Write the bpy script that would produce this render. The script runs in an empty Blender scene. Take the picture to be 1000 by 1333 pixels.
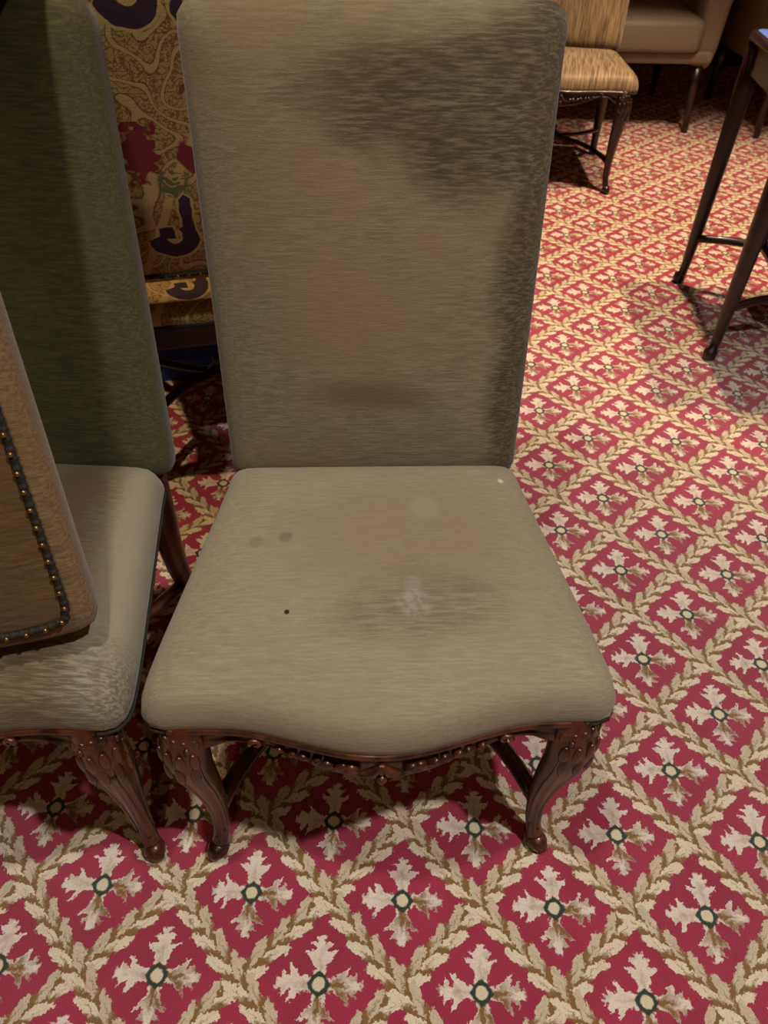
import bpy, math, random
from mathutils import Vector, Matrix
random.seed(7)
PI = math.pi
SC = bpy.context.scene
COL = SC.collection

# ------------------------------------------------------------------ camera
U = 0.16                      # one repeat of the carpet, metres
CAM_H = 7.3532 * U
cd = bpy.data.cameras.new('camera')
cam = bpy.data.objects.new('camera', cd)
COL.objects.link(cam)
cd.sensor_fit = 'HORIZONTAL'
cd.sensor_width = 36.0
cd.lens = 948.0 / 1000.0 * 36.0
cd.clip_start = 0.02
cam.matrix_world = Matrix(((0.99982997, -0.01843970, 0.0, 0.0),
                           (0.01289517, 0.69919660, -0.71481314, 0.0),
                           (0.01318094, 0.71469160, 0.69931551, CAM_H),
                           (0, 0, 0, 1)))
cd.dof.use_dof = True
cd.dof.focus_distance = 1.05
cd.dof.aperture_fstop = 11.0
SC.camera = cam

# ------------------------------------------------------------------ world, exposure
w = bpy.data.worlds.new('world')
SC.world = w
w.use_nodes = True
w.node_tree.nodes['Background'].inputs[0].default_value = (1.0, 0.82, 0.62, 1)
w.node_tree.nodes['Background'].inputs[1].default_value = 0.05
SC.view_settings.view_transform = 'Standard'
SC.view_settings.look = 'None'
SC.view_settings.gamma = 1.0
SC.view_settings.use_curve_mapping = False
SC.view_settings.exposure = 0.95

ROOM_H = 2.6
# ceiling downlights, a few added for fill: x, y, watts, colour
LAMPS = [
    (0.80, -0.02, 78, (1.0, 0.955, 0.92), 104),
    (-0.30, 0.34, 40, (1.0, 0.93, 0.85), 95),
    (1.45, 2.45, 105, (1.0, 0.75, 0.50), 78),
    (0.95, 2.80, 130, (1.0, 0.74, 0.50), 70),
    (-1.45, 1.15, 60, (1.0, 0.72, 0.42), 76),  # added lamp, warms the floor strip behind the olive chairs
    (2.70, 0.60, 20, (1.0, 0.80, 0.55), 90),
    (-0.10, -1.70, 22, (1.0, 0.72, 0.42), 110),  # added warm fill, lifts the shade under the chairs
    (-0.36, 1.20, 12, (1.0, 0.72, 0.42), 44),  # added lamp, brightens the paisley chair and the floor before it
]

# ------------------------------------------------------------------ helpers: objects
def link(o, parent=None):
    COL.objects.link(o)
    if parent is not None:
        o.parent = parent
    return o

def ob(name, vf, mat, parent=None, smooth=True, subsurf=0, bevel=0.0, kind=None):
    me = bpy.data.meshes.new(name)
    me.from_pydata(vf[0], [], vf[1])
    me.validate()
    me.update()
    if mat:
        me.materials.append(mat)
    if smooth:
        for p in me.polygons:
            p.use_smooth = True
    o = bpy.data.objects.new(name, me)
    link(o, parent)
    if bevel:
        b = o.modifiers.new('bevel', 'BEVEL')
        b.width = bevel
        b.segments = 3
        b.limit_method = 'ANGLE'
    if subsurf:
        s = o.modifiers.new('subsurf', 'SUBSURF')
        s.levels = subsurf
        s.render_levels = subsurf
    if kind:
        o['kind'] = kind
    return o

def thing(name, label, cat, loc=(0, 0, 0), rz=0.0, group=None):
    o = bpy.data.objects.new(name, None)
    o.empty_display_size = 0.1
    link(o)
    o.location = loc
    o.rotation_euler = (0, 0, rz)
    o['label'] = label
    o['category'] = cat
    if group:
        o['group'] = group
    return o

def struct(name, vf, mat, parent=None, **k):
    return ob(name, vf, mat, parent, kind='structure', **k)

# ------------------------------------------------------------------ helpers: shapes (verts, faces)
def merge(*parts):
    V, F = [], []
    for v, f in parts:
        n = len(V)
        V += [tuple(p) for p in v]
        F += [tuple(i + n for i in q) for q in f]
    return V, F

def xf(vf, m):
    return [tuple(m @ Vector(p)) for p in vf[0]], vf[1]

def box(x0, x1, y0, y1, z0, z1):
    v = [(x0, y0, z0), (x1, y0, z0), (x1, y1, z0), (x0, y1, z0), (x0, y0, z1), (x1, y0, z1), (x1, y1, z1), (x0, y1, z1)]
    f = [(0, 3, 2, 1), (4, 5, 6, 7), (0, 1, 5, 4), (1, 2, 6, 5), (2, 3, 7, 6), (3, 0, 4, 7)]
    return v, f

def loft(rings, cap0=True, cap1=True):
    n = len(rings[0])
    V, F = [], []
    for r in rings:
        V += [tuple(p) for p in r]
    for k in range(len(rings) - 1):
        for i in range(n):
            j = (i + 1) % n
            F.append((k * n + i, k * n + j, (k + 1) * n + j, (k + 1) * n + i))
    for flag, k in ((cap0, 0), (cap1, len(rings) - 1)):
        if flag:
            c = [sum(p[a] for p in rings[k]) / n for a in range(3)]
            V.append(tuple(c))
            ci = len(V) - 1
            for i in range(n):
                j = (i + 1) % n
                F.append((ci, k * n + j, k * n + i) if k == 0 else (ci, k * n + i, k * n + j))
    return V, F

def tube(path, radii, n=12, sx=1.0, closed=False, up=Vector((0, 0, 1))):
    P = [Vector(p) for p in path]
    if not hasattr(radii, '__len__'):
        radii = [radii] * len(P)
    rings = []
    nrm = None
    for i, p in enumerate(P):
        if closed:
            t = P[(i + 1) % len(P)] - P[i - 1]
        else:
            t = P[min(i + 1, len(P) - 1)] - P[max(i - 1, 0)]
        t.normalize()
        if nrm is None:
            a = up if abs(t.dot(up)) < 0.95 else Vector((1, 0, 0))
            nrm = (a - t * a.dot(t)).normalized()
        else:
            nrm = (nrm - t * nrm.dot(t)).normalized()
        b = t.cross(nrm)
        r = radii[i]
        rings.append([p + nrm * (math.cos(q) * r) + b * (math.sin(q) * r * sx) for q in [2 * PI * k / n for k in range(n)]])
    if closed:
        rings.append(rings[0])
        return loft(rings, False, False)
    return loft(rings)

def ell(c, r, m=None, nu=10, nv=6):
    rings = []
    for j in range(1, nv):
        a = PI * j / nv
        rings.append([(r[0] * math.sin(a) * math.cos(2 * PI * i / nu), r[1] * math.sin(a) * math.sin(2 * PI * i / nu), -r[2] * math.cos(a)) for i in range(nu)])
    vf = loft(rings)
    V = list(vf[0])
    V[-2] = (0, 0, -r[2])
    V[-1] = (0, 0, r[2])
    M = Matrix.Translation(c) @ (m if m else Matrix.Identity(4))
    return xf((V, vf[1]), M)

def bez(p0, p1, p2, n=10):
    a, b, c = Vector(p0), Vector(p1), Vector(p2)
    return [a * (1 - t) ** 2 + b * 2 * t * (1 - t) + c * t * t for t in [i / n for i in range(n + 1)]]

def spline(pts, n=6):
    """Catmull-Rom through tuples of any length"""
    out = []
    m = len(pts)
    for i in range(m - 1):
        p0 = pts[max(i - 1, 0)]; p1 = pts[i]; p2 = pts[i + 1]; p3 = pts[min(i + 2, m - 1)]
        for k in range(n):
            t = k / n
            out.append(tuple(0.5 * (2 * b + (c - a) * t + (2 * a - 5 * b + 4 * c - d) * t * t + (3 * b - a - 3 * c + d) * t ** 3)
                             for a, b, c, d in zip(p0, p1, p2, p3)))
    out.append(tuple(pts[-1]))
    return out

def resample(poly, n, closed=True):
    P = [Vector(p) for p in poly]
    if closed:
        P.append(P[0])
    L = [0]
    for i in range(len(P) - 1):
        L.append(L[-1] + (P[i + 1] - P[i]).length)
    out = []
    k = 0
    m = n if closed else n - 1
    for i in range(n):
        d = L[-1] * i / m
        while k < len(P) - 2 and L[k + 1] < d:
            k += 1
        t = (d - L[k]) / max(L[k + 1] - L[k], 1e-9)
        out.append(P[k].lerp(P[k + 1], t))
    return out

def chaikin(P, it=3):
    P = [Vector(p) for p in P]
    for _ in range(it):
        Q = []
        for i in range(len(P)):
            a, b = P[i], P[(i + 1) % len(P)]
            Q += [a * 0.75 + b * 0.25, a * 0.25 + b * 0.75]
        P = Q
    return P

def interp(x, tab):
    for (a, fa), (b, fb) in zip(tab, tab[1:]):
        if x <= b:
            t = max(0, (x - a) / (b - a))
            t = t * t * (3 - 2 * t)
            return fa + (fb - fa) * t
    return tab[-1][1]

# ------------------------------------------------------------------ helpers: shader maths
class X:
    """a float socket with arithmetic"""
    T = None
    def __init__(s, k): s.k = k
    @staticmethod
    def put(inp, v):
        if isinstance(v, X): v = v.k
        if isinstance(v, (int, float)): inp.default_value = v
        else: X.T.links.new(v, inp)
    @staticmethod
    def op(o, *a, clamp=False):
        n = X.T.nodes.new('ShaderNodeMath')
        n.operation = o
        n.use_clamp = clamp
        for i, v in enumerate(a): X.put(n.inputs[i], v)
        return X(n.outputs[0])
    def __add__(s, o): return X.op('ADD', s, o)
    __radd__ = __add__
    def __sub__(s, o): return X.op('SUBTRACT', s, o)
    def __rsub__(s, o): return X.op('SUBTRACT', o, s)
    def __mul__(s, o): return X.op('MULTIPLY', s, o)
    __rmul__ = __mul__
    def __truediv__(s, o): return X.op('DIVIDE', s, o)

def xabs(a): return X.op('ABSOLUTE', a)
def xmax(a, b): return X.op('MAXIMUM', a, b)
def xmin(a, b): return X.op('MINIMUM', a, b)
def xfract(a): return X.op('FRACT', a)
def xround(a): return X.op('ROUND', a)
def xgt(a, b): return X.op('GREATER_THAN', a, b)
def xlen(a, b): return X.op('SQRT', a * a + b * b)
def sat(a): return X.op('ADD', a, 0.0, clamp=True)
def step(a, lo, hi):
    n = X.T.nodes.new('ShaderNodeMapRange')
    n.interpolation_type = 'SMOOTHSTEP'
    X.put(n.inputs['Value'], a)
    n.inputs['From Min'].default_value = lo
    n.inputs['From Max'].default_value = hi
    if lo > hi:
        n.inputs['From Min'].default_value = hi
        n.inputs['From Max'].default_value = lo
        n.inputs['To Min'].default_value = 1
        n.inputs['To Max'].default_value = 0
    return X(n.outputs[0])
def curve(a, pts):
    """piecewise linear lookup through a colour ramp; pts (pos 0..1, value 0..1)"""
    n = X.T.nodes.new('ShaderNodeValToRGB')
    X.put(n.inputs[0], a)
    e = n.color_ramp.elements
    while len(e) < len(pts): e.new(0.5)
    for el, (p, v) in zip(e, pts):
        el.position = p
    for el, (p, v) in zip(e, pts):
        el.color = (v, v, v, 1)
    s = X.T.nodes.new('ShaderNodeSeparateColor')
    X.T.links.new(n.outputs[0], s.inputs[0])
    return X(s.outputs[0])
def srgb(c):
    return tuple(((v / 255 + 0.055) / 1.055) ** 2.4 if v > 10 else v / 255 / 12.92 for v in c) + (1,)
def mix(f, a, b):
    n = X.T.nodes.new('ShaderNodeMix')
    n.data_type = 'RGBA'
    X.put(n.inputs[0], f)
    for i, v in ((6, a), (7, b)):
        if isinstance(v, tuple): n.inputs[i].default_value = v
        else: X.T.links.new(v, n.inputs[i])
    return n.outputs[2]
def combine(a, b, c):
    n = X.T.nodes.new('ShaderNodeCombineXYZ')
    for i, v in enumerate((a, b, c)): X.put(n.inputs[i], v)
    return n.outputs[0]
def noise(vec, scale, detail=2.0, rough=0.5):
    n = X.T.nodes.new('ShaderNodeTexNoise')
    X.T.links.new(vec, n.inputs['Vector'])
    n.inputs['Scale'].default_value = scale
    n.inputs['Detail'].default_value = detail
    n.inputs['Roughness'].default_value = rough
    return X(n.outputs[0])
def coords():
    n = X.T.nodes.new('ShaderNodeTexCoord')
    s = X.T.nodes.new('ShaderNodeSeparateXYZ')
    X.T.links.new(n.outputs['Object'], s.inputs[0])
    return X(s.outputs[0]), X(s.outputs[1]), X(s.outputs[2])
def new_mat(name):
    m = bpy.data.materials.new(name)
    m.use_nodes = True
    X.T = m.node_tree
    return m, m.node_tree.nodes['Principled BSDF']
def setc(b, col):
    if isinstance(col, tuple): b.inputs['Base Color'].default_value = col
    else: X.T.links.new(col, b.inputs['Base Color'])
def bump(b, h, strength, dist):
    n = X.T.nodes.new('ShaderNodeBump')
    n.inputs['Strength'].default_value = strength
    n.inputs['Distance'].default_value = dist
    X.put(n.inputs['Height'], h)
    X.T.links.new(n.outputs[0], b.inputs['Normal'])

# ------------------------------------------------------------------ materials
def mat_carpet():
    m, b = new_mat('patterned_carpet')
    x, y, z = coords()
    th = math.radians(43.24)
    ox, oy = -0.49206 * U, 1.64428 * U
    c, s = math.cos(th) / U, math.sin(th) / U
    a0 = (x - ox) * c + (y - oy) * s
    b0 = (y - oy) * c - (x - ox) * s
    v0 = combine(a0, b0, 0.0)
    wob1 = (noise(v0, 15.0, 0.0) - 0.5) * 0.05 + (noise(v0, 38.0, 1.0) - 0.5) * 0.055
    v1 = combine(a0 + 31.7, b0 - 12.3, 0.0)
    wob2 = (noise(v1, 15.0, 0.0) - 0.5) * 0.05 + (noise(v1, 38.0, 1.0) - 0.5) * 0.055
    a = a0 + wob1
    q = b0 + wob2
    tuft = noise(v0, 60.0, 2.0, 0.7)
    fa = a - xround(a)
    fb = q - xround(q)
    # --- cross-shaped flower
    p = (fa + fb) * 0.70711          # up the room
    r_ = (fa - fb) * 0.70711         # to the right
    ap, ar = xabs(p), xabs(r_)
    rr = xmax(ap, ar)
    tt = xmin(ap, ar)
    rl = rr * 0.96 - tt * 0.55
    wd = curve(rl * 2.0, [(0.0, 0.0), (0.10, 0.055), (0.17, 0.050), (0.22, 0.060), (0.27, 0.085), (0.31, 0.140), (0.35, 0.150),
                          (0.385, 0.090), (0.43, 0.045), (0.47, 0.070), (0.51, 0.100), (0.55, 0.070), (0.60, 0.030), (0.64, 0.040), (0.68, 0.045), (0.76, 0.0)])
    flower = step(wd - tt, -0.008, 0.009) * step(rr, 0.385, 0.365)
    # ochre shading at the root and on the lower right arms
    sgn = xgt(r_ - p, 0.0)
    inner = step(wd - tt, 0.006, 0.040)
    root = step(rr, 0.30, 0.12)
    vn = step(tt, 0.022, 0.004) * step(rr, 0.34, 0.18)
    och_f = sat(inner * root * (0.15 + sgn * 0.70) + vn * (0.20 + 0.5 * sgn) + sgn * step(r_ - p, 0.14, 0.28) * step(tt, 0.02, 0.05) * 0.55)
    och_f = sat(och_f + step(noise(v0, 9.0, 1.0), 0.52, 0.7) * 0.25)
    # --- green ring and pale centre
    ga = a0 - xround(a0) + wob1 * 0.35
    gb = b0 - xround(b0) + wob2 * 0.35
    gp, gr = xabs(ga + gb) * 0.70711, xabs(ga - gb) * 0.70711
    mm = (gp + gr) * 0.62 + xmax(gp, gr) * 0.30
    ring = step(mm, 0.104, 0.088)
    dot = step(xlen(gp, gr), 0.062, 0.046)
    # --- leafy garlands along both lattice directions
    def garland(t, s_, seed, low):
        side = xgt(t, 0.0)
        at = xabs(t)
        sk = s_ * 4.0 + side * 0.45 + seed
        streak = noise(combine(sk * 1.3, t * 58.0, 0.0), 1.0, 1.0)
        ph = xfract(sk - at * 4.0 + (streak - 0.5) * 0.30)
        cen = 0.030 + ph * 0.045
        hw = curve(ph, [(0.0, 0.032), (0.2, 0.056), (0.5, 0.074), (0.74, 0.070), (0.9, 0.042), (1.0, 0.0)])
        lf = hw - xabs(at - cen)
        leaf = step(lf, 0.0, 0.014)
        base = step(0.094 - at, 0.0, 0.014)
        tips = step(ph, 0.14, 0.38)
        vein = 1.0 - step(xabs(at - cen), 0.009, 0.002) * step(ph, 0.75, 0.5) * 0.7
        one = xgt(t * low, 0.0)
        cream = leaf * tips * vein * (0.62 + 0.75 * streak) * (1.0 - one * 0.30)
        return xmax(leaf, base), cream
    ta = xfract(a) - 0.5
    tb = xfract(q) - 0.5
    m1, c1 = garland(ta, q, 0.0, 1.0)
    m2, c2 = garland(tb, a, 0.3, 1.0)
    # one garland carries on over the other at a crossing
    mb = xmax(m1, m2)
    cr = sat(c1 * m1 + c2 * m2 * (1.0 - m1))
    # --- colours of the wool
    red = mix(step(noise(v0, 1.3, 3.0), 0.3, 0.7), srgb((156, 28, 62)), srgb((172, 36, 72)))
    cream = srgb((238, 221, 190))
    pale = srgb((240, 224, 204))
    ochre = srgb((138, 98, 42))
    green = srgb((32, 52, 34))
    col = mix(mb, red, mix(cr, ochre, cream))
    col = mix(flower, col, mix(och_f, pale, ochre))
    col = mix(ring, col, green)
    col = mix(dot, col, srgb((230, 215, 180)))
    # wool tufts
    fine = noise(combine(x, y, 0.0), 430.0, 3.0, 0.8)
    dk = X.T.nodes.new('ShaderNodeHueSaturation')
    X.T.links.new(col, dk.inputs['Color'])
    X.put(dk.inputs['Value'], 0.52 + fine * 0.92)
    setc(b, dk.outputs[0])
    b.inputs['Roughness'].default_value = 0.95
    b.inputs['Specular IOR Level'].default_value = 0.15
    b.inputs['Sheen Weight'].default_value = 0.25
    b.inputs['Sheen Roughness'].default_value = 0.6
    bump(b, fine + tuft * 0.8, 0.7, 0.005)
    return m

def mat_velvet(name, lit, dark, brown, wear=None):
    """worn pile fabric; wear(x, y, z, n) -> list of (mask, colour) laid over the pile"""
    m, b = new_mat(name)
    x, y, z = coords()
    v = combine(x, y, z)
    st = noise(combine(x * 30.0, y * 300.0, z * 300.0), 1.0, 4.0, 0.7)
    big = noise(v, 5.0, 3.0, 0.55)
    weave = noise(combine(x * 900.0, y * 700.0, z * 700.0), 1.0, 1.0)
    col = mix(step(st, 0.30, 0.72), dark, lit)
    col = mix(step(big, 0.48, 0.72) * 0.6, col, brown)
    if wear:
        for mask, c in wear(x, y, z, st, big, v):
            col = mix(mask, col, c)
    hs = X.T.nodes.new('ShaderNodeHueSaturation')
    X.T.links.new(col, hs.inputs['Color'])
    X.put(hs.inputs['Value'], 0.82 + weave * 0.36)
    setc(b, hs.outputs[0])
    b.inputs['Roughness'].default_value = 0.85
    b.inputs['Specular IOR Level'].default_value = 0.2
    b.inputs['Sheen Weight'].default_value = 0.18
    b.inputs['Sheen Roughness'].default_value = 0.45
    bump(b, st * 0.8 + weave * 0.5, 0.35, 0.003)
    return m

def mat_wood(name, c0, c1, rough=0.36):
    m, b = new_mat(name)
    x, y, z = coords()
    g = noise(combine(x * 40.0, y * 40.0, z * 9.0), 1.0, 4.0, 0.6)
    setc(b, mix(step(g, 0.35, 0.7), srgb(c0), srgb(c1)))
    b.inputs['Roughness'].default_value = rough
    b.inputs['Coat Weight'].default_value = 0.25
    b.inputs['Coat Roughness'].default_value = 0.15
    return m

def mat_plain(name, c, rough=0.6, metal=0.0, var=0.12, scale=30.0):
    m, b = new_mat(name)
    x, y, z = coords()
    n = noise(combine(x, y, z), scale, 3.0)
    cc = srgb(c)
    d = tuple(v * (1 - var) for v in cc[:3]) + (1,)
    setc(b, mix(n, d, cc))
    b.inputs['Roughness'].default_value = rough
    b.inputs['Metallic'].default_value = metal
    return m

LIT, DARK, BROWN = srgb((122, 113, 84)), srgb((98, 90, 64)), srgb((118, 96, 68))

def wear_main_back(x, y, z, st, big, v):
    # crushed pile: a dark sweep over the top right and down the right edge, rubbed brown patches in the middle
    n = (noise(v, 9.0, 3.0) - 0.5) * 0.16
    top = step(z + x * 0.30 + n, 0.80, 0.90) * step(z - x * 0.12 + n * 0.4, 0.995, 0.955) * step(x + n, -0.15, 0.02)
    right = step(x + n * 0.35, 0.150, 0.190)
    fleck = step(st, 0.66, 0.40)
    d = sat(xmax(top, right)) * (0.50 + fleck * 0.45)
    pink = step(xlen(x + 0.01, (z - 0.72) * 0.62) + n * 0.6, 0.15, 0.05) * step(big, 0.34, 0.56) * 0.6
    crease = step(xlen((x + 0.005) * 0.24, z - 0.552 + x * 0.06) + n * 0.06, 0.032, 0.008) * 0.75
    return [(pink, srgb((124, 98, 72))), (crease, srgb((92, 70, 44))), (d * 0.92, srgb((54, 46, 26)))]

def wear_main_seat(x, y, z, st, big, v):
    n = (noise(v, 11.0, 3.0) - 0.5) * 0.10
    brown = step(xlen((x - 0.04) * 0.75, y - 0.05) + n, 0.17, 0.05) * 0.5
    dark = step(xlen((x - 0.05) * 0.55, y + 0.085) + n, 0.085, 0.03) * (0.2 + step(st, 0.7, 0.35) * 0.35)
    def spot(px, py, r, k=1.0): return step(xlen(x - px, (y - py) * 0.9) + n * 0.06, r, r * 0.5) * k
    return [(brown, srgb((116, 96, 70))), (dark, srgb((86, 78, 56))),
            (spot(0.045, -0.085, 0.026, 0.55) * step(noise(v, 90.0, 2.0), 0.35, 0.6), srgb((146, 143, 133))), (spot(0.045, -0.055, 0.016, 0.35), srgb((141, 136, 123))),
            (spot(0.07, 0.09, 0.03, 0.5), srgb((139, 129, 103))),
            (spot(-0.115, -0.095, 0.0034), srgb((33, 30, 25))), (spot(-0.125, 0.035, 0.011, 0.5), srgb((86, 81, 68))),
            (spot(-0.165, 0.028, 0.012, 0.4), srgb((88, 81, 66))), (spot(0.19, 0.155, 0.005), srgb((178, 170, 145)))]

def wear_left_back(x, y, z, st, big, v):
    n = (noise(v, 8.0, 3.0) - 0.5) * 0.2
    right = step(x + n, 0.04, 0.14) * (0.4 + step(st, 0.7, 0.3) * 0.4)
    return [(right, srgb((55, 51, 32)))]

def wear_left_seat(x, y, z, st, big, v):
    n = (noise(v, 12.0, 3.0) - 0.5) * 0.08
    edge = step(x + y * 0.10 + n * 0.5, 0.185, 0.225) * 0.6
    band = step(xabs(x - 0.145 + y * 0.1) + n * 0.5, 0.045, 0.01) * 0.55
    front = step(y + n, -0.10, -0.17) * step(st, 0.62, 0.42) * 0.6
    return [(band, srgb((103, 80, 51))), (edge, srgb((141, 136, 115))), (front, srgb((71, 63, 43)))]

M = {}
M['carpet'] = mat_carpet()
M['main_back'] = mat_velvet('velvet_centre_back', LIT, DARK, BROWN, wear_main_back)
M['main_seat'] = mat_velvet('velvet_centre_seat', srgb((140, 132, 106)), srgb((124, 114, 88)), srgb((132, 118, 90)), wear_main_seat)
M['left_back'] = mat_velvet('velvet_side_back', srgb((100, 96, 54)), srgb((72, 70, 36)), srgb((96, 88, 50)), wear_left_back)
M['left_seat'] = mat_velvet('velvet_side_seat', srgb((124, 115, 88)), srgb((100, 90, 65)), srgb((113, 93, 65)), wear_left_seat)
M['warm_lit_velvet'] = mat_velvet('velvet_warm_lit', srgb((129, 106, 70)), srgb((93, 71, 42)), srgb((108, 81, 46)))  # same velvet as the olive chairs, warm light put into its colour
M['warm_lit_panel'] = mat_velvet('velvet_warm_lit_panel', srgb((103, 80, 42)), srgb((76, 56, 27)), srgb((90, 66, 32)))  # rear panel velvet, its colour tinted by the same painted warm light

def mat_stripe(name):
    m, b = new_mat(name)
    x, y, z = coords()
    st = noise(combine(x * 260.0, y * 12.0, z * 12.0), 1.0, 3.0, 0.6)
    setc(b, mix(step(st, 0.36, 0.64), srgb((84, 64, 42)), srgb((150, 126, 88))))
    b.inputs['Roughness'].default_value = 0.6
    b.inputs['Sheen Weight'].default_value = 0.3
    bump(b, st, 0.3, 0.003)
    return m
M['stripe'] = mat_stripe('striped_chenille')

def mat_paisley(name, ky=0.24):
    m, b = new_mat(name)
    x, y, z = coords()
    # panel-plane coordinates: x across, h up; the print repeats every 0.34 m up and 0.26 m across
    h = z + y * ky
    n1 = (noise(combine(x, h, 0.0), 30.0, 2.0) - 0.5) * 0.012
    px = (xfract((0.034 - x) / 0.26 + 0.5) - 0.5) * 0.26 + n1
    ph = (xfract((h - 0.690) / 0.40 + 0.5) - 0.5) * 0.40 + n1
    tan_a, tan_b = srgb((160, 130, 72)), srgb((112, 84, 42))
    purple, redc, greenc, line = srgb((44, 22, 38)), srgb((112, 24, 34)), srgb((88, 92, 44)), srgb((176, 148, 88))
    fil = noise(combine(x, h, 0.0), 105.0, 2.0, 0.5)
    sw = noise(combine(x, h, 0.0), 9.0, 1.0)
    col = mix(step(xabs(fil - 0.5), 0.02, 0.07), tan_b, tan_a)
    swl = xabs(xfract(sw * 7.0) - 0.5)
    col = mix(step(swl, 0.13, 0.08) * 0.8, col, srgb((176, 148, 92)))
    col = mix(step(xabs(swl - 0.15), 0.025, 0.01), col, srgb((92, 64, 34)))
    rosette = noise(combine(x, h, 0.0), 48.0, 1.0)
    # sweeping stems
    stem = xabs(px + 0.02 - ph * 0.45 + (noise(combine(x, h, 0.0), 5.0, 1.0) - 0.5) * 0.05)
    col = mix(step(stem, 0.010, 0.006), col, line)
    # red flower heads, green rosettes
    rb = step(xlen(px + 0.030, (ph - 0.150) * 0.6) + (rosette - 0.5) * 0.07, 0.034, 0.028)
    col = mix(rb, col, redc)
    rb2 = step(xlen((px - 0.050) * 1.5, ph - 0.17 + px * 0.8) + (rosette - 0.5) * 0.02, 0.030, 0.024)
    col = mix(rb2, col, redc)
    gr = step(xlen(px - 0.015, (ph - 0.085)) + (rosette - 0.5) * 0.03, 0.032, 0.024) * step(xabs(rosette - 0.5), 0.02, 0.06)
    col = mix(gr, col, greenc)
    # hooked paisley: an open ring with a long tail, outlined in light thread
    d = xabs(xlen(px, ph + 0.02) - 0.030)
    openg = xgt(0.0 - ph - 0.02 + px * 0.4, -0.012)
    hook = xmin(d + (1.0 - openg), xmax(xabs(px - 0.029) + xmax(ph - 0.055, 0.0), (0.0 - ph - 0.02)))
    hook = xmin(hook, xmax(xabs(px + 0.012) * 0.9, xabs(ph + 0.012)))
    wd = 0.010 + step(0.0 - ph, -0.02, 0.06) * 0.006
    col = mix(step(hook - wd, 0.006, 0.003), col, line)
    col = mix(step(hook - wd, 0.001, -0.001), col, purple)
    tear = xlen(px - 0.062 + ph * 0.25, (ph + 0.045) * 0.55)
    col = mix(step(tear, 0.018, 0.015), col, line)
    col = mix(step(tear, 0.014, 0.011), col, purple)
    setc(b, col)
    b.inputs['Roughness'].default_value = 0.8
    bump(b, noise(combine(x, h, y), 420.0, 1.0), 0.3, 0.002)
    return m
M['paisley'] = mat_paisley('paisley_tapestry')
M['paisley_seat'] = mat_paisley('paisley_tapestry_seat', -1.0)
M['wood'] = mat_wood('carved_mahogany', (38, 17, 9), (86, 40, 19))
M['dark_wood'] = mat_wood('dark_mahogany', (24, 12, 12), (44, 22, 18))
M['braid'] = mat_plain('olive_braid', (34, 28, 14), 0.8, 0, 0.5, 300)
M['brass'] = mat_plain('brass_nail', (150, 112, 60), 0.35, 0.9)
M['leather'] = mat_plain('beige_leather', (140, 128, 108), 0.5, 0, 0.15, 18)
M['blue_reflection'] = mat_plain('blue_reflection_gloss', (92, 124, 205), 0.18, 0, 0.1, 8)  # bluish reflected light painted as the colour of the table insets
M['blue_box'] = mat_plain('blue_card', (44, 84, 190), 0.5, 0, 0.2, 20)
M['page'] = mat_plain('paper', (190, 180, 160), 0.8)
M['plaster'] = mat_plain('cream_ceiling', (214, 200, 172), 0.9, 0, 0.05, 4)
M['wall'] = mat_plain('dark_panelled_wall', (70, 42, 30), 0.6, 0, 0.2, 6)
M['white_metal'] = mat_plain('white_metal', (220, 215, 205), 0.4)
def mat_lamp():
    m, b = new_mat('lamp_glass')
    b.inputs['Emission Color'].default_value = (1, 0.85, 0.6, 1)
    b.inputs['Emission Strength'].default_value = 6
    return m
M['lamp'] = mat_lamp()

# ------------------------------------------------------------------ the room
RX0, RX1, RY0, RY1 = -2.8, 3.6, -2.6, 5.3
struct('floor', ([(RX0, RY0, 0), (RX1, RY0, 0), (RX1, RY1, 0), (RX0, RY1, 0)], [(0, 1, 2, 3)]), M['carpet'], smooth=False)
struct('ceiling', box(RX0, RX1, RY0, RY1, ROOM_H, ROOM_H + 0.1), M['plaster'], smooth=False)
struct('wall_back', box(RX0, RX1, RY1, RY1 + 0.1, 0, ROOM_H), M['wall'], smooth=False)
struct('wall_front', box(RX0, RX1, RY0 - 0.1, RY0, 0, ROOM_H), M['wall'], smooth=False)
struct('wall_left', box(RX0 - 0.1, RX0, RY0, RY1, 0, ROOM_H), M['wall'], smooth=False)
struct('wall_right', box(RX1, RX1 + 0.1, RY0, RY1, 0, ROOM_H), M['wall'], smooth=False)
struct('baseboard_back', box(RX0, RX1, RY1 - 0.02, RY1, 0, 0.14), M['dark_wood'], smooth=False)

where = ['in front of the centre chair', 'above the two olive chairs', 'over the small table', 'over the striped chair', 'left of the chairs, added to light the floor behind them', 'at the right of the room', 'behind the camera, added as warm fill', 'between the olive chairs and the paisley chair, added to light the paisley']
for i, (lx, ly, pw, lc, ang) in enumerate(LAMPS):
    t = thing('ceiling_downlight', 'round white recessed ceiling downlight ' + where[i], 'downlight', (lx, ly, ROOM_H), 0, 'ceiling downlights')
    ringp = [(0.055 * math.cos(k * PI / 12), 0.055 * math.sin(k * PI / 12), -0.004) for k in range(24)]
    ob('trim_ring', tube(ringp, 0.008, 8, closed=True), M['white_metal'], t)
    ob('lamp_glass', loft([[(r * math.cos(k * PI / 12), r * math.sin(k * PI / 12), zz) for k in range(24)] for r, zz in ((0.048, -0.001), (0.044, -0.006))]), M['lamp'], t)
    ld = bpy.data.lights.new('lamp_light', 'SPOT')
    ld.energy = pw
    ld.color = lc
    ld.spot_size = math.radians(ang)
    ld.spot_blend = 0.7
    ld.shadow_soft_size = 0.04
    lo = bpy.data.objects.new('lamp_light', ld)
    link(lo, t)
    lo.location = (0, 0, -0.03)

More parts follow.
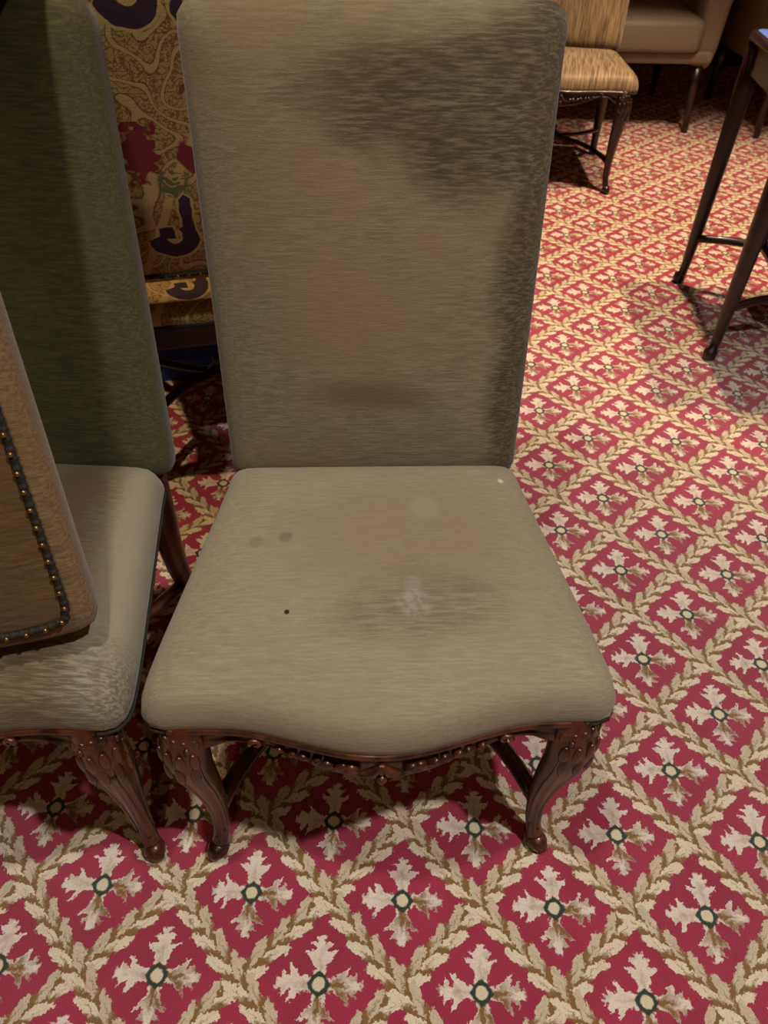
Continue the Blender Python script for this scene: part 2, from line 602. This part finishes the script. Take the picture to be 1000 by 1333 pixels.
# ------------------------------------------------------------------ the carved side chair
TILT = math.radians(13.2)
def serp(x):
    t = min(abs(x) / 0.205, 1.0)
    return -0.213 - 0.038 * (0.5 + 0.5 * math.cos(PI * t))

def seat_outline():
    P = []
    for i in range(-24, 25):
        x = 0.262 * i / 24
        P.append((x, serp(x) - 0.003, 0))
    P += [(0.282, -0.208, 0), (0.288, -0.185, 0), (0.281, -0.13, 0)]
    P += [(0.281 - 0.053 * k / 8, -0.13 + 0.31 * k / 8, 0) for k in range(1, 8)]
    P += [(0.228, 0.18, 0), (0.226, 0.205, 0), (0.212, 0.216, 0), (0.19, 0.218, 0)]
    P += [(0.19 - 0.38 * k / 10, 0.218, 0) for k in range(1, 10)]
    P += [(-0.19, 0.218, 0), (-0.212, 0.216, 0), (-0.226, 0.205, 0), (-0.228, 0.18, 0)]
    P += [(-0.281 + 0.053 * k / 8, -0.13 + 0.31 * k / 8, 0) for k in range(7, 0, -1)]
    P += [(-0.281, -0.13, 0), (-0.288, -0.185, 0), (-0.282, -0.208, 0)]
    return resample(chaikin(P, 2), 120)
SEAT = seat_outline()

def seat_ring(inset, z, shift=0.0):
    out = []
    for p in SEAT:
        out.append((p.x * (1 - inset / 0.26), (p.y + 0.01) * (1 - inset / 0.225) - 0.01, z + shift))
    return out

def seat_mesh():
    R = [seat_ring(0.012, 0.376), seat_ring(0.002, 0.379), seat_ring(-0.001, 0.386), seat_ring(-0.001, 0.396), seat_ring(0.001, 0.407), seat_ring(0.004, 0.416), seat_ring(0.009, 0.426),
         seat_ring(0.018, 0.434), seat_ring(0.036, 0.4405), seat_ring(0.065, 0.446), seat_ring(0.11, 0.450), seat_ring(0.16, 0.4525), seat_ring(0.205, 0.4535)]
    return loft(R)

def back_frame(z0):
    base = Vector((0, 0.230, z0))
    ev = Vector((0, math.sin(TILT), math.cos(TILT)))
    en = Vector((0, -math.cos(TILT), math.sin(TILT)))
    return lambda s, v, n: base + Vector((s, 0, 0)) + ev * v + en * n

def back_outline(H, w1=0.232, w0=0.224):
    P = []
    for k in range(0, 13): P.append((-w0 + 2 * w0 * k / 12, 0.0))
    P += [(w0 + (w1 - w0) * k / 12, H * k / 12) for k in range(1, 12)]
    P += [(w1, H - 0.022), (w1 - 0.004, H - 0.006), (w1 - 0.02, H + 0.001)]
    P += [((w1 - 0.02) * (1 - 2 * k / 12), H + 0.004 + 0.006 * math.sin(PI * k / 12)) for k in range(1, 12)]
    P += [(-w1 + 0.02, H + 0.001), (-w1 + 0.004, H - 0.006), (-w1, H - 0.022)]
    P += [(-w0 - (w1 - w0) * k / 12, H * k / 12) for k in range(11, 0, -1)]
    return [(p.x, p.y) for p in resample(chaikin([(a, b, 0) for a, b in P], 1), 132)]

def inset2(P, i, H):
    return [(x * (1 - i / 0.228), H / 2 + (v - H / 2) * (1 - i / (H / 2))) for x, v in P]

def beads(path, r, gap, squash=1.0):
    n = max(2, int(sum((Vector(path[i + 1]) - Vector(path[i])).length for i in range(len(path) - 1)) / gap))
    pts = resample(path, n, False)
    parts = [ell(p, (r, r, r * squash), None, 6, 4) for p in pts]
    return merge(*parts)

FRONT_LEG = spline([(0.384, -0.010, 0.022), (0.365, -0.002, 0.028), (0.325, 0.007, 0.0305), (0.27, 0.004, 0.0255), (0.20, -0.006, 0.0195),
                    (0.13, -0.011, 0.0150), (0.075, -0.008, 0.0125), (0.045, -0.002, 0.0120), (0.028, 0.004, 0.0130)], 4)
REAR_LEG = spline([(0.40, 0.0, 0.022), (0.33, -0.004, 0.024), (0.24, -0.006, 0.022), (0.15, 0.004, 0.019), (0.07, 0.020, 0.016), (0.012, 0.034, 0.017), (0.0, 0.036, 0.015)], 4)

def chair(name, label, loc, rz, mats, group, gap_z=0.398, H=0.626, W1=0.232, W0=0.224, detail=True, category='chair'):
    seat_m, back_m, rear_m, wood_m = mats
    t = thing(name, label, category, loc, rz, group)
    ob('seat', seat_mesh(), seat_m, t)
    # braid round the underside of the seat cover
    lo = [tuple(Vector(p) + Vector((0, 0, 0))) for p in seat_ring(0.000, 0.3775)]
    ob('seat_braid', merge(tube(lo, 0.0026, 6, closed=True), beads(lo + [lo[0]], 0.0034, 0.0095)), M['braid'], t, kind='stuff')
    # backrest
    fr = back_frame(gap_z)
    P = back_outline(H, W1, W0)
    R = []
    for i, n in ((0.200, 0.044), (0.15, 0.0435), (0.10, 0.042), (0.06, 0.039), (0.032, 0.0345), (0.014, 0.028), (0.004, 0.019), (0.0, 0.008), (0.0, -0.016), (0.004, -0.024), (0.012, -0.028), (0.03, -0.029)):
        R.append([tuple(fr(s, v, n)) for s, v in inset2(P, i, H)])
    bk = ob('backrest', loft(R), back_m, t)
    # rear panel with its nailed braid
    R = []
    for i, n in ((0.024, -0.027), (0.024, -0.0315), (0.032, -0.034), (0.10, -0.036)):
        R.append([tuple(fr(s, v, n)) for s, v in inset2(P, i, H)])
    ob('rear_panel', loft(R), rear_m, t)
    pr = [tuple(fr(s, v, -0.0335)) for s, v in inset2(P, 0.024, H)]
    br = ob('back_braid', merge(tube(pr, 0.0042, 6, closed=True), beads(pr + [pr[0]], 0.0052, 0.0105)), M['braid'], t, kind='stuff')
    pr2 = [tuple(fr(s, v, -0.0385)) for s, v in inset2(P, 0.024, H)]
    ob('nail_heads', beads(pr2 + [pr2[0]], 0.0032, 0.021), M['brass'], br, kind='stuff')
    # front rail
    xs = [-0.255 + 0.51 * i / 60 for i in range(61)]
    tab = [(0, 0.328), (0.05, 0.333), (0.10, 0.346), (0.145, 0.360), (0.18, 0.358), (0.21, 0.342), (0.255, 0.305)]
    V, F = [], []
    for x in xs:
        zl = interp(abs(x), tab)
        y = serp(x)
        prof = [(0.030, 0.386), (0.004, 0.386), (-0.004, 0.384), (-0.007, 0.379), (-0.004, 0.373), (0.001, 0.370), (0.0, 0.370 - (0.370 - zl) * 0.6),
                (-0.005, zl + 0.006), (-0.003, zl), (0.006, zl - 0.002), (0.030, zl)]
        V += [(x, y - 0.001 + a, b_) for a, b_ in prof]
    k = 11
    for i in range(60):
        for j in range(k):
            F.append((i * k + j, i * k + (j + 1) % k, (i + 1) * k + (j + 1) % k, (i + 1) * k + j))
    F += [tuple(range(k)), tuple(60 * k + j for j in reversed(range(k)))]
    fr_rail = ob('front_rail', (V, F), wood_m, t)
    # carving: central shell, running leaves, scrolls beside the arches
    parts = []
    if detail:
        for j in range(-4, 5):
            a = j * 0.30
            m_ = Matrix.Rotation(a, 4, 'Y')
            c = Vector((0.0 + math.sin(a) * -0.017, serp(0) - 0.009, 0.349 + math.cos(a) * 0.011))
            parts.append(ell(c, (0.0036, 0.0065, 0.0135), m_, 8, 5))
        parts.append(ell((0, serp(0) - 0.011, 0.345), (0.007, 0.009, 0.007)))
        for s in (-1, 1):
            for j in range(7):
                x = s * (0.034 + j * 0.0145)
                r = 0.0085 - j * 0.0006
                zc = 0.5 * (interp(abs(x), tab) + 0.372)
                parts.append(ell((x, serp(x) - 0.004, zc), (r * 1.25, 0.007, r * 0.75), Matrix.Rotation(s * (0.7 if j % 2 else -0.6), 4, 'Y'), 8, 5))
            x = s * 0.150
            sp = [(x + s * (0.010 - q * 0.0011) * math.cos(q * 0.8) * 0.8, serp(x) - 0.009, 0.368 + (0.010 - q * 0.0011) * math.sin(q * 0.8)) for q in range(9)]
            parts.append(tube(sp, [0.004 - 0.0003 * q for q in range(9)], 6))
        ob('carving', merge(*parts), wood_m, fr_rail)
    # side and rear rails
    for s in (-1, 1):
        a, b_ = Vector((s * 0.262, -0.20, 0)), Vector((s * 0.213, 0.215, 0))
        V, F = [], []
        for i in range(13):
            q = a.lerp(b_, i / 12)
            zl = interp(abs(i / 6 - 1), [(0, 0.348), (0.6, 0.344), (1, 0.318)])
            V += [(q.x + s * 0.004, q.y, 0.384), (q.x + s * 0.006, q.y, 0.376), (q.x, q.y, 0.366), (q.x, q.y, zl), (q.x - s * 0.025, q.y, zl), (q.x - s * 0.025, q.y, 0.384)]
        for i in range(12):
            for j in range(6):
                f = (i * 6 + j, i * 6 + (j + 1) % 6, (i + 1) * 6 + (j + 1) % 6, (i + 1) * 6 + j)
                F.append(f if s > 0 else f[::-1])
        F += [tuple(range(6)), tuple(72 + j for j in range(6))]
        ob('side_rail', (V, F), wood_m, t)
    ob('rear_rail', box(-0.205, 0.205, 0.196, 0.218, 0.325, 0.384), wood_m, t, smooth=False, bevel=0.004)
    # legs
    for s in (-1, 1):
        d = Vector((s * 0.5, -0.86, 0)).normalized()
        c = Vector((s * 0.241, -0.201, 0))
        path = [c + d * o_ + Vector((0, 0, z)) for z, o_, r in FRONT_LEG]
        lg = tube(path, [r for z, o_, r in FRONT_LEG], 16, up=d)
        toe = c + d * 0.012
        scroll = merge(ell(toe + Vector((0, 0, 0.0165)), (0.0165, 0.0185, 0.0165), Matrix.Rotation(math.atan2(d.y, d.x) - PI / 2, 4, 'Z'), 12, 8),
                       ell(toe + d * 0.010 + Vector((0, 0, 0.013)), (0.012, 0.010, 0.013), None, 10, 6))
        leg = ob('leg', merge(lg, scroll), wood_m, t)
        if detail:
            side = Vector((-d.y, d.x, 0))
            parts = []
            # acanthus leaves wrapped round the knee, in three overlapping tiers
            for zc, rad, hl, off, cnt in ((0.366, 0.0270, 0.011, -0.002, 6), (0.338, 0.0300, 0.019, 0.005, 5), (0.305, 0.0285, 0.022, 0.007, 4)):
                for j in range(cnt):
                    a_ = (j - (cnt - 1) / 2) * (2.7 / cnt)
                    dr = d * math.cos(a_) + side * math.sin(a_)
                    q = c + d * off + dr * rad + Vector((0, 0, zc - 0.004 * abs(j - (cnt - 1) / 2)))
                    parts.append(ell(q, (0.0068, 0.0048, hl), Matrix.Rotation(math.atan2(dr.y, dr.x) - PI / 2, 4, 'Z'), 8, 6))
            for sd in (-1, 1):
                dr = d * 0.62 + side * (0.78 * sd)
                sp = [c + d * 0.004 + dr * (0.029 - 0.0006 * k) + side * (sd * -0.2 * (0.010 - k * 0.001) * math.cos(k * 0.8)) + Vector((0, 0, 0.352 + (0.011 - 0.001 * k) * math.sin(k * 0.8))) for k in range(9)]
                parts.append(tube(sp, [0.0038 - 0.0002 * k for k in range(9)], 6))
            # ridge down the shin
            rid = [c + d * (o_ + r * 0.93) + Vector((0, 0, z)) for z, o_, r in FRONT_LEG if 0.05 < z < 0.31]
            parts.append(tube(rid, 0.0035, 6))
            for sd in (-1, 1):
                rid = [c + d * (o_ + r * 0.35) + side * (sd * r * 0.92) + Vector((0, 0, z)) for z, o_, r in FRONT_LEG if 0.06 < z < 0.33]
                parts.append(tube(rid, 0.003, 6))
            ob('leg_carving', merge(*parts), wood_m, leg)
        # rear leg with the upright that carries the back
        path = [Vector((s * (0.198 + 0.1 * max(0, o_) ), 0.232 + o_, z)) for z, o_, r in REAR_LEG]
        ob('leg', tube(path, [r for z, o_, r in REAR_LEG], 12), wood_m, t)
        up_ = [Vector((s * 0.196, 0.232, 0.36)), Vector((s * 0.196, 0.234, 0.42)), fr(s * 0.196, 0.0, 0) , fr(s * 0.196, 0.03, 0)]
        ob('upright', tube(up_, [0.019, 0.018, 0.016, 0.014], 10), wood_m, t)
    # crossed stretcher: four curved arms to a small boss
    for s in (-1, 1):
        for q in (-1, 1):
            st_ = (s * 0.235, -0.192, 0.115) if q < 0 else (s * 0.200, 0.243, 0.115)
            ct = (s * 0.175, -0.03, 0.135) if q < 0 else (s * 0.15, 0.09, 0.135)
            ob('stretcher', tube(bez(st_, ct, (0, 0.03, 0.14), 12), 0.008, 10, sx=1.7), wood_m, t)
    ob('stretcher_boss', loft([[(r * math.cos(k * PI / 8), 0.03 + r * math.sin(k * PI / 8), zz) for k in range(16)]
                               for r, zz in ((0.018, 0.126), (0.028, 0.132), (0.028, 0.150), (0.016, 0.157), (0.011, 0.166), (0.014, 0.176), (0.006, 0.186))]), wood_m, t)
    return t

GR = 'carved side chairs with tall upholstered backs'
chair('side_chair', 'worn olive velvet side chair in the centre, seat and tall back facing the camera', (-0.008, 0.660, 0), math.radians(2.4),
      (M['main_seat'], M['main_back'], M['main_back'], M['wood']), GR)
chair('side_chair', 'olive velvet side chair on the left, another chair stacked upside down on it', (-0.583, 0.655, 0), math.radians(-2.0),
      (M['left_seat'], M['left_back'], M['left_back'], M['wood']), GR, W1=0.217, W0=0.238)

# the chair turned upside down on it: the top of its back stands on the seat, its own seat lies on the other chair's back
inv = chair('side_chair', 'olive velvet side chair tinted golden brown for warm light, turned upside down on the left chair, nailed rear panel showing', (0, 0, 0), 0,
            (M['warm_lit_velvet'], M['warm_lit_velvet'], M['warm_lit_panel'], M['wood']), GR)
def place_inverted(o, corner, yaw):
    fr = back_frame(0.398)
    c_loc = fr(0.232, 0.626, -0.024)                       # upper rear corner of the back
    R = Matrix.Rotation(yaw, 3, 'Z') @ Matrix.Rotation(PI, 3, 'Y')
    o.rotation_euler = R.to_euler()
    o.location = Vector(corner) - R @ c_loc
    return R
place_inverted(inv, (-0.330, 0.508, 0.478), PI + 0.22)

# chairs standing behind
chair('side_chair', 'paisley tapestry chair seen from behind between the two olive chairs', (-0.43, 1.59, 0), PI + math.radians(14),
      (M['paisley_seat'], M['paisley'], M['paisley'], M['dark_wood']), GR, gap_z=0.500, H=0.56)
chair('side_chair', 'gold striped chair on its own near the beige armchairs, partly hidden by the centre chair', (0.700, 3.40, 0), math.radians(-10),
      (M['stripe'], M['stripe'], M['stripe'], M['dark_wood']), GR, gap_z=0.430, H=0.60)

# blue box on the floor under the paisley chair
bx = thing('storage_box', 'flat blue box lying on the carpet under the paisley chair', 'box', (-0.575, 1.80, 0), 0.15)
ob('box_body', box(-0.12, 0.12, -0.08, 0.08, 0.0, 0.055), M['blue_box'], bx, smooth=False, bevel=0.003)
ob('box_lid', box(-0.124, 0.124, -0.084, 0.084, 0.050, 0.068), M['blue_box'], bx, smooth=False, bevel=0.003)

# ------------------------------------------------------------------ small table at the right
def rrect(hx, hy, r, n=6):
    P = []
    for cx, cy, a0 in ((hx - r, hy - r, 0), (-hx + r, hy - r, PI / 2), (-hx + r, -hy + r, PI), (hx - r, -hy + r, 1.5 * PI)):
        P += [(cx + r * math.cos(a0 + k * PI / 2 / n), cy + r * math.sin(a0 + k * PI / 2 / n)) for k in range(n + 1)]
    return P
tb = thing('occasional_table', 'small dark wood table with bluish reflection painted on its top and galleried shelf at the right', 'table', (1.357, 2.090, 0), math.radians(-5))
HX, HY = 0.370, 0.232
def slab(hx, hy, r, prof):
    return loft([[(x, y, z) for x, y in rrect(hx - i, hy - i, max(r - i, 0.004))] for i, z in prof])
ob('table_top', slab(HX + 0.028, HY + 0.028, 0.03, ((0.012, 0.712), (0.0, 0.719), (0.0, 0.732), (0.006, 0.738), (0.018, 0.738))), M['dark_wood'], tb, bevel=0)
ob('top_reflection', slab(HX + 0.012, HY + 0.012, 0.02, ((0.0, 0.7365), (0.0, 0.7405), (0.002, 0.7415))), M['blue_reflection'], tb)  # thin slab that carries the painted reflection
for s in (-1, 1):
    ob('apron', box(-HX + 0.01, HX - 0.01, s * HY - 0.009, s * HY + 0.009, 0.640, 0.714), M['dark_wood'], tb, smooth=False, bevel=0.002)
    ob('apron', box(s * HX - 0.009, s * HX + 0.009, -HY + 0.01, HY - 0.01, 0.640, 0.714), M['dark_wood'], tb, smooth=False, bevel=0.002)
for sx_ in (-1, 1):
    for sy_ in (-1, 1):
        prof = [(0.712, 0.0, 0.027), (0.60, 0.0, 0.027), (0.40, 0.001, 0.024), (0.20, 0.002, 0.020), (0.07, 0.004, 0.015), (0.035, 0.006, 0.0135), (0.026, 0.010, 0.020), (0.008, 0.012, 0.020), (0.0, 0.012, 0.015)]
        path = [(sx_ * (HX + o_), sy_ * (HY + o_), z) for z, o_, r in prof]
        ob('leg', tube(path, [r for z, o_, r in prof], 12), M['dark_wood'], tb)
        a = (sx_ * HX, sy_ * HY, 0.158)
        b_ = (sx_ * 0.185, sy_ * 0.170, 0.170)
        ob('stretcher', tube(bez(a, (sx_ * 0.275, sy_ * 0.190, 0.178), b_, 8), 0.013, 8), M['dark_wood'], tb)
ch = [(0.200, -0.135), (0.200, 0.135), (0.155, 0.180), (-0.155, 0.180), (-0.200, 0.135), (-0.200, -0.135), (-0.155, -0.180), (0.155, -0.180)]
sh = ob('shelf', loft([[(x * k, y * k, z) for x, y in ch] for k, z in ((0.97, 0.172), (1.0, 0.176), (1.0, 0.186), (0.97, 0.190))]), M['dark_wood'], tb, smooth=False)
ob('shelf_inset', loft([[(x * k, y * k, z) for x, y in ch] for k, z in ((0.93, 0.1895), (0.93, 0.1925), (0.92, 0.1935))]), M['blue_reflection'], sh, smooth=False)
for (x, y) in ch:
    x *= 0.96; y *= 0.96
    prof = [(0.188, 0.007), (0.20, 0.009), (0.215, 0.006), (0.245, 0.0095), (0.268, 0.007), (0.276, 0.0035), (0.284, 0.0035), (0.290, 0.008), (0.298, 0.0095), (0.306, 0.007), (0.311, 0.002)]
    ob('gallery_post', loft([[(x + r * math.cos(k * PI / 5), y + r * math.sin(k * PI / 5), z) for k in range(10)] for z, r in prof]), M['dark_wood'], sh)
for i in range(8):
    (xa, ya), (xb, yb) = ch[i], ch[(i + 1) % 8]
    ob('gallery_rail', tube([(xa * 0.96, ya * 0.96, 0.262), (xb * 0.96, yb * 0.96, 0.262)], 0.0038, 8), M['dark_wood'], sh)

# ------------------------------------------------------------------ beige armchairs
def armchair(label, loc, rz):
    t = thing('armchair', label, 'armchair', loc, rz, 'beige armchairs at the back of the room')
    L = M['leather']
    ob('seat_base', box(-0.37, 0.37, -0.36, 0.34, 0.300, 0.352), L, t, bevel=0.015)
    P = rrect(0.30, 0.33, 0.05)
    prof = [(0.02, 0.350), (0.004, 0.354), (0.0, 0.370), (0.0, 0.455), (0.012, 0.475), (0.05, 0.486), (0.14, 0.492)]
    ob('seat_cushion', loft([[(x * (1 - i / 0.30), y * (1 - i / 0.33) - 0.055, z) for x, y in P] for i, z in prof]), L, t)
    for s in (-1, 1):
        # rolled arm: section swept front to back
        sec = [(0.0, 0.27), (0.10, 0.27), (0.11, 0.45), (0.115, 0.56), (0.145, 0.60), (0.150, 0.645), (0.125, 0.685), (0.08, 0.70), (0.035, 0.685), (0.012, 0.645), (0.0, 0.59), (0.0, 0.42)]
        sec = [(p.x, p.y) for p in resample(chaikin([(a, b_, 0) for a, b_ in sec], 2), 40)]
        rings = []
        for i, y in ((0.05, -0.335), (0.015, -0.333), (0.0, -0.32), (0.0, 0.0), (0.0, 0.34)):
            rings.append([(s * (0.285 + 0.06 + (a - 0.06) * (1 - i / 0.08)), y, 0.485 + (b_ - 0.485) * (1 - i / 0.25)) for a, b_ in sec])
        arm = ob('arm', loft(rings), L, t)
        ring = [(s * (0.285 + 0.078 + 0.046 * math.cos(k * PI / 12)), -0.337, 0.638 + 0.046 * math.sin(k * PI / 12)) for k in range(24)]
        ob('piping', tube(ring, 0.005, 6, closed=True), M['dark_wood'], arm)
    rings = []
    for y0, y1, z, hw in ((0.20, 0.34, 0.40, 0.29), (0.21, 0.36, 0.60, 0.31), (0.25, 0.40, 0.85, 0.34), (0.28, 0.42, 0.98, 0.33), (0.30, 0.42, 1.02, 0.30), (0.33, 0.40, 1.035, 0.26)):
        rings.append([(x, (y0 + y1) / 2 + y, z) for x, y in rrect(hw, (y1 - y0) / 2, min(0.05, (y1 - y0) / 2 - 0.002))])
    ob('backrest', loft(rings), L, t)
    for sx_ in (-1, 1):
        for sy_, yy in ((-1, -0.315), (1, 0.29)):
            path = [(sx_ * 0.325, yy, 0.285), (sx_ * 0.328, yy + sy_ * 0.004, 0.20), (sx_ * 0.333, yy + sy_ * 0.014, 0.10), (sx_ * 0.336, yy + sy_ * 0.03, 0.0)]
            ob('leg', tube(path, [0.030, 0.026, 0.019, 0.014], 10), M['dark_wood'], t)
    return t
armchair('beige armchair directly behind the gold striped chair', (1.135, 4.31, 0), 0.0)
armchair('beige armchair farther right, behind the small dark table', (2.12, 4.27, 0), math.radians(4))
